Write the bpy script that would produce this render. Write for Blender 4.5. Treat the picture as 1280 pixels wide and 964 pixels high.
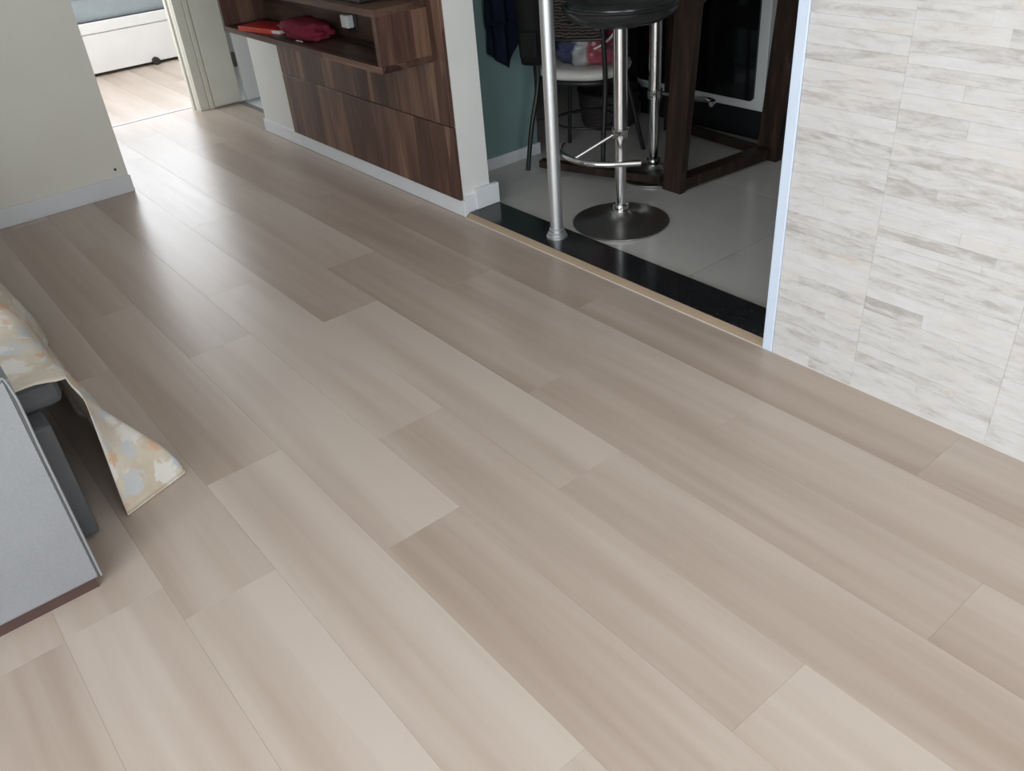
import bpy, bmesh, math, random
from mathutils import Vector, Matrix, noise as mnoise
random.seed(7)
scene = bpy.context.scene
col = scene.collection
for o in list(bpy.data.objects):
    bpy.data.objects.remove(o)

# ------------------------------------------------------------------ camera
cam_d = bpy.data.cameras.new('camera')
cam = bpy.data.objects.new('camera', cam_d)
col.objects.link(cam)
cam_d.sensor_width = 36.0
cam_d.lens = 36.0 * 1059.33 / 1280.0
cam_d.clip_start = 0.02
Rm = Matrix(((0.63125, -0.39200, 0.66920), (0.77203, 0.39959, -0.49418), (-0.07369, 0.82859, 0.55498)))
# re-orthonormalise
vx = Vector(Rm.col[0]).normalized()
vz = Vector(Rm.col[2]); vz = (vz - vx * vz.dot(vx)).normalized()
vy = vz.cross(vx)
Rm = Matrix((vx, vy, vz)).transposed()
cam.matrix_world = Matrix.Translation((0, -2.004, 1.46)) @ Rm.to_4x4()
scene.camera = cam

# ------------------------------------------------------------------ world, lights, exposure
w = bpy.data.worlds.new('world'); scene.world = w; w.use_nodes = True
bg = w.node_tree.nodes['Background']
bg.inputs[0].default_value = (0.75, 0.87, 1.0, 1); bg.inputs[1].default_value = 1.0
vs = scene.view_settings
vs.view_transform = 'Standard'; vs.look = 'None'; vs.gamma = 1.0; vs.use_curve_mapping = False
vs.exposure = 0.0

def area(name, loc, rot, sx, sy, power, color):
    d = bpy.data.lights.new(name, 'AREA'); d.shape = 'RECTANGLE'; d.size = sx; d.size_y = sy
    d.energy = power; d.color = color
    o = bpy.data.objects.new(name, d); col.objects.link(o); o.location = loc; o.rotation_euler = rot
    return o
PI = math.pi
# daylight through the balcony door behind the camera and through the bedroom window, plus an added bedroom side fill
area('balcony_daylight', (0.15, -3.78, 1.2), (PI / 2, 0, 0), 2.6, 2.2, 100, (0.93, 0.97, 1.0))
area('living_window_daylight', (2.27, -1.9, 1.55), (0, PI / 2, 0), 1.3, 1.7, 48, (0.95, 0.98, 1.0))
area('bedroom_daylight', (-9.33, 0.1, 1.85), (0, -PI / 2, 0), 1.3, 2.8, 88, (0.95, 0.97, 1.0))
area('bedroom_side_fill', (-6.75, -1.68, 1.5), (PI / 2, 0, 0), 1.3, 1.5, 55, (0.96, 0.97, 1.0))  # fill light added to brighten the bedroom floor, no such window known

# ------------------------------------------------------------------ helpers
def link(name, me, mat, parent=None, smooth=False):
    o = bpy.data.objects.new(name, me); col.objects.link(o)
    if mat: me.materials.append(mat)
    if smooth:
        for p in me.polygons: p.use_smooth = True
    if parent: o.parent = parent
    return o

def from_bm(name, bm, mat, parent=None, smooth=False):
    me = bpy.data.meshes.new(name)
    bmesh.ops.recalc_face_normals(bm, faces=bm.faces)
    bm.to_mesh(me); bm.free()
    return link(name, me, mat, parent, smooth)

def box(bm, x0, x1, y0, y1, z0, z1):
    vs_ = [bm.verts.new((x, y, z)) for z in (z0, z1) for y in (y0, y1) for x in (x0, x1)]
    for f in ((0, 1, 3, 2), (4, 6, 7, 5), (0, 4, 5, 1), (2, 3, 7, 6), (0, 2, 6, 4), (1, 5, 7, 3)):
        bm.faces.new([vs_[i] for i in f])

def boxo(name, b, mat, parent=None, bevel=0.0, seg=2, smooth=False):
    bm = bmesh.new(); box(bm, *b)
    if bevel > 0:
        bmesh.ops.bevel(bm, geom=bm.edges[:], offset=bevel, segments=seg, affect='EDGES', profile=0.5)
    return from_bm(name, bm, mat, parent, smooth)

def multibox(name, boxes, mat, parent=None, bevel=0.0):
    bm = bmesh.new()
    for b in boxes: box(bm, *b)
    if bevel > 0:
        bmesh.ops.bevel(bm, geom=bm.edges[:], offset=bevel, segments=1, affect='EDGES')
    return from_bm(name, bm, mat, parent)

def lathe(bm, prof, seg=40, center=(0, 0)):
    rings = []
    for r, z in prof:
        if r < 1e-6:
            rings.append([bm.verts.new((center[0], center[1], z))])
        else:
            rings.append([bm.verts.new((center[0] + r * math.cos(2 * PI * i / seg), center[1] + r * math.sin(2 * PI * i / seg), z)) for i in range(seg)])
    for a, b in zip(rings[:-1], rings[1:]):
        for i in range(seg):
            j = (i + 1) % seg
            if len(a) == 1 and len(b) == 1: continue
            if len(a) == 1: bm.faces.new((a[0], b[i], b[j]))
            elif len(b) == 1: bm.faces.new((a[i], a[j], b[0]))
            else: bm.faces.new((a[i], a[j], b[j], b[i]))

def latheo(name, prof, mat, parent=None, seg=40, center=(0, 0)):
    bm = bmesh.new(); lathe(bm, prof, seg, center)
    o = from_bm(name, bm, mat, parent, True)
    o.data.set_sharp_from_angle(angle=math.radians(40))
    return o

def tube(bm, pts, r, seg=12, caps=True):
    pts = [Vector(p) for p in pts]
    n = len(pts); rings = []
    rr = r if isinstance(r, (list, tuple)) else [r] * n
    up = Vector((0, 0, 1))
    prev = None
    for i, p in enumerate(pts):
        t = (pts[min(i + 1, n - 1)] - pts[max(i - 1, 0)]).normalized()
        if prev is None:
            a = t.cross(up)
            if a.length < 1e-3: a = t.cross(Vector((1, 0, 0)))
            a.normalize()
        else:
            a = (prev - t * prev.dot(t)).normalized()
        prev = a
        b = t.cross(a)
        rings.append([bm.verts.new(p + (a * math.cos(2 * PI * k / seg) + b * math.sin(2 * PI * k / seg)) * rr[i]) for k in range(seg)])
    for A, B in zip(rings[:-1], rings[1:]):
        for k in range(seg):
            bm.faces.new((A[k], A[(k + 1) % seg], B[(k + 1) % seg], B[k]))
    if caps:
        bm.faces.new(rings[0][::-1]); bm.faces.new(rings[-1])

def tubeo(name, pts, r, mat, parent=None, seg=12):
    bm = bmesh.new(); tube(bm, pts, r, seg)
    o = from_bm(name, bm, mat, parent, True)
    o.data.set_sharp_from_angle(angle=math.radians(50))
    return o

def spline(pts, n=8):
    pts = [Vector(p) for p in pts]; out = []
    P = [pts[0] * 2 - pts[1]] + pts + [pts[-1] * 2 - pts[-2]]
    for i in range(1, len(P) - 2):
        for k in range(n):
            t = k / n
            a, b, c, d = P[i - 1], P[i], P[i + 1], P[i + 2]
            out.append(0.5 * ((2 * b) + (c - a) * t + (2 * a - 5 * b + 4 * c - d) * t * t + (-a + 3 * b - 3 * c + d) * t ** 3))
    out.append(pts[-1])
    return out

def beam(bm, a, b, wdt, z0, z1):
    a = Vector((a[0], a[1], 0)); b = Vector((b[0], b[1], 0))
    t = (b - a).normalized(); nrm = Vector((-t.y, t.x, 0)) * (wdt / 2)
    q = [a - nrm, b - nrm, b + nrm, a + nrm]
    lo = [bm.verts.new((p.x, p.y, z0)) for p in q]; hi = [bm.verts.new((p.x, p.y, z1)) for p in q]
    bm.faces.new(lo[::-1]); bm.faces.new(hi)
    for i in range(4):
        j = (i + 1) % 4
        bm.faces.new((lo[i], lo[j], hi[j], hi[i]))

def grid(bm, P):
    V = [[bm.verts.new(p) for p in row] for row in P]
    for i in range(len(V) - 1):
        for j in range(len(V[0]) - 1):
            bm.faces.new((V[i][j], V[i + 1][j], V[i + 1][j + 1], V[i][j + 1]))
    return V

def empty(name, loc=(0, 0, 0), rz=0.0):
    o = bpy.data.objects.new(name, None); col.objects.link(o)
    o.location = loc; o.rotation_euler = (0, 0, rz); o.empty_display_size = 0.1
    return o

def tag(o, label, cat, group=None):
    o['label'] = label; o['category'] = cat
    if group: o['group'] = group
    return o

def struct(o, label=None):
    o['kind'] = 'structure'
    if label: o['label'] = label
    return o

# ------------------------------------------------------------------ materials
class NB:
    def __init__(s, name):
        s.m = bpy.data.materials.new(name); s.m.use_nodes = True
        s.nt = s.m.node_tree; s.b = s.nt.nodes['Principled BSDF']
    def n(s, t, **kw):
        nd = s.nt.nodes.new(t)
        for k, v in kw.items(): setattr(nd, k, v)
        return nd
    def l(s, a, b): s.nt.links.new(a, b)
    def coords(s, scale=(1, 1, 1), kind='Object', rnd=0.0):
        tc = s.n('ShaderNodeTexCoord'); mp = s.n('ShaderNodeMapping')
        mp.inputs['Scale'].default_value = scale
        src = tc.outputs[kind]
        if rnd:
            oi = s.n('ShaderNodeObjectInfo'); mul = s.n('ShaderNodeMath', operation='MULTIPLY'); mul.inputs[1].default_value = rnd
            s.l(oi.outputs['Random'], mul.inputs[0])
            add = s.n('ShaderNodeVectorMath', operation='ADD'); s.l(src, add.inputs[0]); s.l(mul.outputs[0], add.inputs[1])
            src = add.outputs[0]
        s.l(src, mp.inputs['Vector'])
        return mp.outputs[0]
    def noise(s, vec, scale, detail=4, rough=0.55, dist=0.0):
        nd = s.n('ShaderNodeTexNoise'); nd.inputs['Scale'].default_value = scale; nd.inputs['Detail'].default_value = detail
        nd.inputs['Roughness'].default_value = rough; nd.inputs['Distortion'].default_value = dist
        s.l(vec, nd.inputs['Vector']); return nd.outputs['Fac']
    def ramp(s, fac, stops, interp='LINEAR'):
        r = s.n('ShaderNodeValToRGB'); r.color_ramp.interpolation = interp
        e = r.color_ramp.elements
        while len(e) < len(stops): e.new(0.5)
        for i, (p, c) in enumerate(stops):
            e[i].position = p; e[i].color = (c[0], c[1], c[2], 1) if hasattr(c, '__len__') else (c, c, c, 1)
        s.l(fac, r.inputs[0]); return r.outputs[0]
    def mix(s, fac, a, b, mode='MIX'):
        m = s.n('ShaderNodeMix', data_type='RGBA', blend_type=mode)
        for v, i in ((fac, 0), (a, 6), (b, 7)):
            if hasattr(v, 'is_linked') or hasattr(v, 'links'): s.l(v, m.inputs[i])
            elif i == 0: m.inputs[0].default_value = v
            else: m.inputs[i].default_value = (v[0], v[1], v[2], 1)
        return m.outputs[2]
    def math(s, op, a, b=0.0, clamp=False):
        m = s.n('ShaderNodeMath', operation=op); m.use_clamp = clamp
        for v, i in ((a, 0), (b, 1)):
            if isinstance(v, (int, float)): m.inputs[i].default_value = v
            else: s.l(v, m.inputs[i])
        return m.outputs[0]
    def attr(s, name):
        a = s.n('ShaderNodeAttribute'); a.attribute_type = 'OBJECT'; a.attribute_name = name
        return a.outputs['Fac']
    def bump(s, h, strength=0.2, dist=0.002):
        b = s.n('ShaderNodeBump'); b.inputs['Strength'].default_value = strength; b.inputs['Distance'].default_value = dist
        s.l(h, b.inputs['Height']); s.l(b.outputs[0], s.b.inputs['Normal'])
    def set(s, col=None, rough=None, metal=None, spec=None):
        for v, k in ((col, 'Base Color'), (rough, 'Roughness'), (metal, 'Metallic'), (spec, 'Specular IOR Level')):
            if v is None: continue
            if hasattr(v, 'links'): s.l(v, s.b.inputs[k])
            elif k == 'Base Color': s.b.inputs[k].default_value = (v[0], v[1], v[2], 1)
            else: s.b.inputs[k].default_value = v
        return s.m

def plain(name, c, rough=0.5, metal=0.0, var=0.06, scale=6.0, spec=0.5, bump=0.0, bscale=60.0):
    b = NB(name); v = b.coords()
    f = b.noise(v, scale, 5)
    lo = [max(0, x * (1 - var)) for x in c]; hi = [min(1, x * (1 + var)) for x in c]
    cc = b.ramp(f, [(0.3, lo), (0.7, hi)])
    b.set(cc, rough, metal, spec)
    if bump: b.bump(b.noise(v, bscale, 3), bump, 0.002)
    return b.m

def m_plank():
    b = NB('vinyl_plank')
    v = b.coords((0.55, 7.5, 1), 'Object', 17.0)
    broad = b.noise(v, 1.0, 2, 0.45, 0.0)
    v2 = b.coords((1.2, 26, 1), 'Object', 31.0)
    fine = b.noise(v2, 1.0, 3, 0.5, 0.0)
    v3 = b.coords((7, 60, 1), 'Object', 11.0)
    grain = b.noise(v3, 1.0, 3, 0.6)
    t = b.attr('tone')
    s = b.math('ADD', b.math('MULTIPLY', b.math('SUBTRACT', broad, 0.5), 1.7), b.math('MULTIPLY', b.math('SUBTRACT', fine, 0.5), 0.8))
    s = b.math('ADD', s, b.math('MULTIPLY', b.math('SUBTRACT', grain, 0.5), 0.12))
    tcy = b.n('ShaderNodeTexCoord'); sy = b.n('ShaderNodeSeparateXYZ'); b.l(tcy.outputs['Object'], sy.inputs[0])
    s = b.math('ADD', s, b.math('MULTIPLY', sy.outputs[1], 1.7))
    s = b.math('ADD', s, b.math('ADD', b.math('MULTIPLY', t, 0.75), 0.13), True)
    c = b.ramp(s, [(0.0, (0.380, 0.298, 0.240)), (0.5, (0.460, 0.375, 0.314)), (1.0, (0.540, 0.460, 0.398))])
    r = b.math('ADD', b.math('MULTIPLY', fine, 0.08), 0.28)
    b.set(c, r, 0, 0.40)
    b.bump(grain, 0.04, 0.001)
    return b.m

def m_stone():
    b = NB('stacked_stone')
    geo = b.n('ShaderNodeNewGeometry')
    mpw = b.n('ShaderNodeMapping'); mpw.inputs['Scale'].default_value = (5.0, 1, 26); mpw.inputs['Rotation'].default_value = (0, 0.03, 0)
    b.l(geo.outputs['Position'], mpw.inputs['Vector'])
    cont = b.noise(mpw.outputs[0], 1.0, 6, 0.66, 1.4)
    own = b.noise(b.coords((4.0, 1, 20), 'Object', 23.0), 1.0, 6, 0.66, 1.2)
    fine = b.noise(b.coords((16, 1, 55), 'Object', 9.0), 1.0, 5, 0.7, 0.8)
    warm = b.noise(b.coords((5, 1, 14), 'Object', 41.0), 1.0, 3, 0.5)
    t = b.attr('tone')
    s = b.math('ADD', b.math('MULTIPLY', cont, 0.5), b.math('MULTIPLY', own, 0.6))
    s = b.math('ADD', s, b.math('MULTIPLY', b.math('SUBTRACT', fine, 0.5), 0.38))
    s = b.math('ADD', s, b.math('MULTIPLY', t, 0.17))
    c = b.ramp(s, [(0.40, (0.42, 0.392, 0.370)), (0.50, (0.53, 0.506, 0.488)), (0.58, (0.605, 0.588, 0.574)), (0.75, (0.655, 0.645, 0.638))])
    c = b.mix(b.math('MULTIPLY', b.ramp(warm, [(0.56, 0.0), (0.75, 1.0)]), 0.5), c, (0.66, 0.58, 0.50))
    b.set(c, 0.45, 0, 0.35)
    b.bump(b.math('ADD', own, fine), 0.2, 0.003)
    return b.m

def m_walnut(name='walnut_laminate', vertical=True, bright=1.0):
    b = NB(name)
    sc = (9, 9, 1.0) if vertical else (1.0, 9, 9)
    v = b.coords(sc, 'Object', 13.0)
    a = b.noise(v, 1.0, 4, 0.6, 0.8)
    sc2 = (60, 60, 2.2) if vertical else (2.2, 60, 60)
    f = b.noise(b.coords(sc2, 'Object', 5.0), 1.0, 4, 0.6, 0.4)
    vo = b.n('ShaderNodeTexVoronoi'); vo.inputs['Scale'].default_value = 1.0
    b.l(b.coords((13, 13, 0.9) if vertical else (0.9, 13, 13), 'Object', 3.0), vo.inputs['Vector'])
    st = b.n('ShaderNodeSeparateColor'); b.l(vo.outputs['Color'], st.inputs[0])
    s = b.math('ADD', b.math('MULTIPLY', a, 0.65), b.math('MULTIPLY', st.outputs[0], 0.3))
    s = b.math('ADD', s, b.math('MULTIPLY', b.math('SUBTRACT', f, 0.5), 0.4))
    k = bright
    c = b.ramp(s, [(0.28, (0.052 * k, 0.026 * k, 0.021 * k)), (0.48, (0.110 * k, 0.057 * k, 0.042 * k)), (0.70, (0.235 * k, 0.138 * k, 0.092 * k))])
    b.set(c, 0.42, 0, 0.35)
    b.bump(f, 0.1, 0.001)
    return b.m

def m_throw():
    b = NB('floral_throw')
    base = b.coords((1, 1, 1), 'Object')
    n1 = b.noise(base, 9, 3, 0.5)
    c = b.ramp(n1, [(0.35, (0.60, 0.52, 0.41)), (0.65, (0.71, 0.655, 0.56))])
    # petals: voronoi cells coloured at random, thresholded
    wv = b.n('ShaderNodeTexNoise'); wv.inputs['Scale'].default_value = 22; b.l(base, wv.inputs['Vector'])
    dv = b.n('ShaderNodeVectorMath', operation='SCALE'); dv.inputs['Scale'].default_value = 0.05
    b.l(wv.outputs['Color'], dv.inputs[0])
    ad = b.n('ShaderNodeVectorMath', operation='ADD'); b.l(base, ad.inputs[0]); b.l(dv.outputs[0], ad.inputs[1])
    for off, sc, colr, th in (((0, 0, 0), 11.0, (0.68, 0.44, 0.29), 0.30), ((3.3, 1.7, 0.4), 10.0, (0.58, 0.62, 0.66), 0.36), ((1.3, 5.7, 2.4), 11.0, (0.76, 0.745, 0.71), 0.42)):
        mp = b.n('ShaderNodeMapping'); mp.inputs['Location'].default_value = off; b.l(ad.outputs[0], mp.inputs['Vector'])
        vo = b.n('ShaderNodeTexVoronoi'); vo.inputs['Scale'].default_value = sc; b.l(mp.outputs[0], vo.inputs['Vector'])
        petal = b.math('ADD', vo.outputs['Distance'], b.math('MULTIPLY', b.math('SUBTRACT', b.noise(mp.outputs[0], 60, 1), 0.5), 0.55))
        fac = b.ramp(petal, [(th - 0.08, 0.85), (th + 0.04, 0.0)])
        c = b.mix(fac, c, colr)
    b.set(c, 0.85, 0, 0.2)
    b.bump(b.noise(base, 260, 2), 0.15, 0.001)
    return b.m

def m_granite():
    b = NB('black_granite'); v = b.coords()
    vo = b.n('ShaderNodeTexVoronoi'); vo.inputs['Scale'].default_value = 160; b.l(v, vo.inputs['Vector'])
    st = b.n('ShaderNodeSeparateColor'); b.l(vo.outputs['Color'], st.inputs[0])
    c = b.ramp(st.outputs[0], [(0.0, (0.008, 0.009, 0.010)), (0.85, (0.018, 0.019, 0.021)), (0.97, (0.035, 0.035, 0.037))])
    b.set(c, 0.16, 0, 0.5); return b.m

def m_wavy(name='wavy_striped_fabric', k=1.0):
    b = NB(name); v = b.coords((1, 1, 1))
    wv = b.n('ShaderNodeTexWave'); wv.bands_direction = 'Z'; wv.inputs['Scale'].default_value = 23; wv.inputs['Distortion'].default_value = 5.0
    wv.inputs['Detail'].default_value = 2; wv.inputs['Detail Scale'].default_value = 1.4
    b.l(v, wv.inputs['Vector'])
    c = b.ramp(wv.outputs['Fac'], [(0.3, (0.012, 0.010, 0.010)), (0.6, (0.10 * k, 0.070 * k, 0.065 * k)), (0.9, (0.17 * k, 0.14 * k, 0.13 * k))])
    b.set(c, 0.8); return b.m

def m_bag():
    b = NB('printed_plastic_bag'); v = b.coords()
    sx = b.n('ShaderNodeSeparateXYZ'); b.l(v, sx.inputs[0])
    n1 = b.noise(v, 9, 2, 0.5, 0.5)
    pos = b.math('ADD', b.math('MULTIPLY', sx.outputs[0], 4.2), b.math('MULTIPLY', n1, 0.55))
    c = b.ramp(pos, [(0.0, (0.055, 0.06, 0.115)), (0.06, (0.30, 0.31, 0.31)), (0.30, (0.42, 0.41, 0.40)), (0.46, (0.30, 0.060, 0.085)), (0.8, (0.33, 0.07, 0.10))], 'EASE')
    f2 = b.ramp(b.noise(v, 34, 2), [(0.64, 0.0), (0.70, 0.8)])
    c = b.mix(f2, c, (0.13, 0.19, 0.28))
    b.set(c, 0.32, 0, 0.5); return b.m

def m_tile():
    b = NB('porcelain_tile'); v = b.coords((1, 1, 1), 'Object', 7.0)
    n1 = b.noise(v, 2.5, 5, 0.6)
    c = b.ramp(n1, [(0.3, (0.54, 0.53, 0.505)), (0.7, (0.60, 0.59, 0.565))])
    b.set(c, 0.17, 0, 0.5); return b.m

def m_brushed(name, c, rough):
    b = NB(name); v = b.coords((30, 30, 1.5))
    f = b.noise(v, 2, 3)
    r = b.math('ADD', b.math('MULTIPLY', f, 0.12), rough)
    b.set(c, r, 1.0); return b.m

def m_wood_dark():
    b = NB('dark_rustic_wood'); v = b.coords((22, 22, 2.0), 'Object', 9.0)
    f = b.noise(v, 1.2, 5, 0.65, 0.6)
    c = b.ramp(f, [(0.3, (0.010, 0.007, 0.006)), (0.55, (0.030, 0.017, 0.012)), (0.8, (0.100, 0.052, 0.034))])
    b.set(c, 0.45, 0, 0.4); b.bump(f, 0.25, 0.003); return b.m

def m_fabric(name, c, sc=420):
    b = NB(name); v = b.coords()
    f = b.noise(v, sc, 2); g = b.noise(v, 5, 3)
    cc = b.ramp(b.math('ADD', b.math('MULTIPLY', f, 0.4), b.math('MULTIPLY', g, 0.6)), [(0.3, [x * 0.88 for x in c]), (0.7, [min(1, x * 1.1) for x in c])])
    b.set(cc, 0.8, 0, 0.25); b.bump(f, 0.12, 0.001); return b.m

M = dict(
    walnut_shaded=m_walnut('walnut_shaded', False, 0.55),  # shade inside the shelf niche put into a darker walnut colour
    wavy_dark=m_wavy('dark_woven', 0.35),
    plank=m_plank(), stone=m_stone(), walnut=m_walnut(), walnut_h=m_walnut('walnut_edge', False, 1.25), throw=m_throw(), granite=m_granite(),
    wavy=m_wavy(), bag=m_bag(), tile=m_tile(), wood=m_wood_dark(),
    subfloor=plain('subfloor', (0.16, 0.13, 0.11), 0.9), grout=plain('grout', (0.20, 0.20, 0.19), 0.9),
    stone_grout=plain('stone_grout', (0.56, 0.55, 0.54), 0.9),
    wall=plain('wall_paint', (0.76, 0.75, 0.685), 0.7, var=0.03, scale=2.5, bump=0.05, bscale=120),
    wall_white=plain('wall_paint_white', (0.74, 0.745, 0.73), 0.7, var=0.03, scale=2.5, bump=0.05, bscale=120),
    green=plain('wall_paint_green', (0.185, 0.285, 0.285), 0.55, var=0.05, scale=3, bump=0.05, bscale=90),
    dark_wall=plain('kitchen_wall', (0.30, 0.30, 0.29), 0.6, var=0.05),
    base=plain('baseboard_white', (0.74, 0.765, 0.80), 0.4, var=0.03),
    trimw=plain('corner_profile_white', (0.66, 0.75, 0.88), 0.35, var=0.02),
    ceiling=plain('ceiling_paint', (0.78, 0.78, 0.77), 0.85, var=0.02),
    cream=plain('door_cream', (0.70, 0.69, 0.61), 0.45, var=0.04),
    strip=plain('transition_strip_tan', (0.36, 0.270, 0.185), 0.4, var=0.06),
    caulk=plain('white_caulk', (0.70, 0.67, 0.63), 0.5),
    chrome=plain('chrome', (0.68, 0.68, 0.69), 0.16, 1.0, var=0.03), chrome_dark=plain('chrome_base', (0.52, 0.51, 0.50), 0.30, 1.0, var=0.05),
    satin=m_brushed('satin_steel', (0.70, 0.72, 0.74), 0.42),
    black_vinyl=plain('black_vinyl', (0.020, 0.021, 0.022), 0.24, var=0.2, bump=0.04, bscale=220),
    black_metal=plain('black_metal', (0.015, 0.016, 0.016), 0.4, var=0.2),
    black_fabric=m_fabric('black_fabric', (0.007, 0.007, 0.007)),
    seat_white=plain('white_seat_vinyl', (0.62, 0.61, 0.57), 0.45, var=0.05),
    navy=m_fabric('navy_fabric', (0.016, 0.022, 0.055)),
    app_white=plain('appliance_white', (0.62, 0.63, 0.62), 0.35, var=0.03), glass_black=plain('black_glass', (0.006, 0.006, 0.007), 0.08, var=0.1),
    plinth=plain('plinth_black', (0.012, 0.013, 0.015), 0.35, var=0.2), blue_dark=plain('cabinet_blue', (0.020, 0.030, 0.045), 0.4),
    sofa=m_fabric('grey_leatherette', (0.25, 0.255, 0.265), 150), sofa_dark=m_fabric('dark_grey_fabric', (0.105, 0.108, 0.115)),
    sofa_base=plain('sofa_plinth', (0.07, 0.038, 0.032), 0.6), piping=plain('sofa_piping', (0.24, 0.25, 0.26), 0.6),
    red=plain('red_cover', (0.48, 0.025, 0.025), 0.35, var=0.15), orange=plain('orange_edge', (0.55, 0.06, 0.035), 0.4), paper=plain('paper_white', (0.72, 0.72, 0.70), 0.6),
    burgundy=m_fabric('burgundy_fabric', (0.15, 0.013, 0.028)), plug=plain('white_plastic', (0.72, 0.72, 0.70), 0.35),
    bedwhite=plain('bed_white', (0.78, 0.775, 0.76), 0.5, var=0.03), bedding=m_fabric('bedding_grey_blue', (0.30, 0.34, 0.36)),
    rubber=plain('black_rubber', (0.012, 0.012, 0.012), 0.6), hinge=plain('hinge_metal', (0.11, 0.105, 0.10), 0.4, 0.6),
    gloss_black=plain('gloss_black_plastic', (0.03, 0.03, 0.033), 0.2), spot=plain('dark_plug', (0.05, 0.05, 0.045), 0.6),
)

# ------------------------------------------------------------------ setting: floor
ZC = 2.6
floor = struct(multibox('floor', [(-4.73, 2.3, -3.85, 0.02, -0.05, -0.0045), (-9.35, -4.7301, -1.6, 0.20, -0.05, -0.0045)], M['subfloor']))
W, L = 0.2285, 1.27
known = {0: -0.704, 1: -2.449, 2: -2.96, 3: -1.297, 4: -1.822, 5: -1.423, 6: -1.982, 7: -1.554, 8: -1.69}
# the tone of planks whose shade the photo shows, keyed by row and index of the joint at their low end
tones = {(3, -1): 0.95, (3, 0): 0.36, (4, -1): 0.82, (4, 0): 0.40, (4, 1): 0.92, (5, -1): 0.88, (5, 0): 0.40, (6, 0): 0.92, (6, 1): 0.52,
         (6, -1): 0.45, (7, 0): 1.0, (7, -1): 0.45, (8, 0): 0.85, (8, -1): 0.55, (1, 0): 0.52, (1, -1): 0.30, (1, 1): 0.38, (0, 0): 0.50, (0, -1): 0.45,
         (0, -2): 0.32, (2, 0): 0.32, (2, 1): 0.40, (2, 2): 0.45, (3, -2): 0.30, (4, -2): 0.42, (5, -2): 0.40, (6, -2): 0.22, (7, -2): 0.3, (3, 1): 0.45, (5, 1): 0.6}
rp = random.Random(3)
def plank(x0, x1, y0, y1, tone):
    bm = bmesh.new(); g = 0.00012
    cx, cy = (x0 + x1) / 2, (y0 + y1) / 2
    box(bm, x0 + g - cx, x1 - g - cx, y0 + g - cy, y1 - g - cy, -0.004, 0.0)
    top = [e for e in bm.edges if all(v.co.z > -0.001 for v in e.verts)]
    bmesh.ops.bevel(bm, geom=top, offset=0.0003, segments=1, affect='EDGES')
    o = from_bm('plank', bm, M['plank'], floor)
    o.location = (cx, cy, 0); o['tone'] = tone
XR = 2.2; XL = -4.60
for k in range(0, 17):
    y1 = -0.0115 - W * k; y0 = y1 - W
    if k == 0: y1 = -0.0005
    y0 = max(y0, -3.8)
    if y1 - y0 < 0.02: continue
    off = known.get(k, -1.3 - rp.random() * L)
    i0 = math.floor((-9.3 - off) / L)
    for i in range(i0, 8):
        a, b_ = off + i * L, off + (i + 1) * L
        t = tones.get((k, i), rp.uniform(0.25, 0.7))
        xl = -9.3 if y1 > -1.55 and k < 6 else XL
        a = max(a, xl); b_ = min(b_, XR)
        if b_ - a < 0.01: continue
        if y0 < -0.945 and a < XL < b_ and k >= 4 and xl < XL:
            plank(XL, b_, y0, y1, t)          # the wall return stands on this row
            if a < -5.93: plank(a, -5.93, y0, y1, t)
            continue
        plank(a, b_, y0, y1, t)
for i in range(4):   # the strip under the side doorway and beside the bedroom bed
    a = -9.3 + i * 1.27; plank(a, min(a + 1.27, -4.99), 0.0005, 0.165, 0.5)
    if i < 3:
        for q in range(3): plank(a - 0.4 * q if a - 0.4 * q > -9.3 else -9.3, min(a - 0.4 * q + 1.27, -5.94), 0.1655 + W * q, 0.1655 + W * (q + 1), rp.uniform(0.4, 0.6))

# kitchen tiles
kf = struct(boxo('floor_kitchen', (-4.73, -1.2, 0.02, 2.25, -0.05, -0.004), M['grout']))
TX, TY = 1.13, 0.9
for i in range(-3, 1):
    for j in range(0, 3):
        x0 = -1.853 + i * TX; x1 = x0 + TX; y0 = 0.187 + j * TY - 0.05; y1 = y0 + TY
        if j == 0: y0 = 0.20
        x0 = max(x0, -4.7); x1 = min(x1, -1.2); y1 = min(y1, 2.2)
        if x1 - x0 < 0.02: continue
        bm = bmesh.new(); g = 0.0016
        box(bm, x0 + g, x1 - g, y0 + g, y1 - g, -0.004, 0.0)
        o = from_bm('floor_tile', bm, M['tile'], kf)
hf = struct(boxo('floor_side_room', (-5.75, -4.735, 0.205, 2.25, -0.05, 0.0), M['wall_white']))

# threshold of the kitchen opening
g = struct(boxo('trim_1', (-2.945, -1.352, 0.021, 0.187, -0.002, 0.02), M['granite'], None, 0.002, 2), 'black speckled granite threshold slab between wood floor and kitchen tiles')
bm = bmesh.new()
prof = [(0.0, 0.0), (0.0, 0.004), (0.006, 0.010), (0.0205, 0.019), (0.0205, 0.0)]
A = [bm.verts.new((-2.945, y, z)) for y, z in prof]; B = [bm.verts.new((-1.352, y, z)) for y, z in prof]
bm.faces.new(A); bm.faces.new(B[::-1])
for i in range(len(prof)):
    j = (i + 1) % len(prof); bm.faces.new((A[i], B[i], B[j], A[j]))
struct(from_bm('trim_2', bm, M['strip']), 'tan wooden reducer strip along the granite threshold')
struct(boxo('trim_3', (-2.945, 1.9, -0.0028, -0.0002, 0.0, 0.002), M['caulk']), 'thin white sealant line along the wall foot')

# ------------------------------------------------------------------ setting: walls
WT = 0.157
# media wall with its end face
struct(boxo('wall_media', (-4.978, -2.962, 0.012, WT, -0.004, ZC), M['wall_white']))
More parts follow.
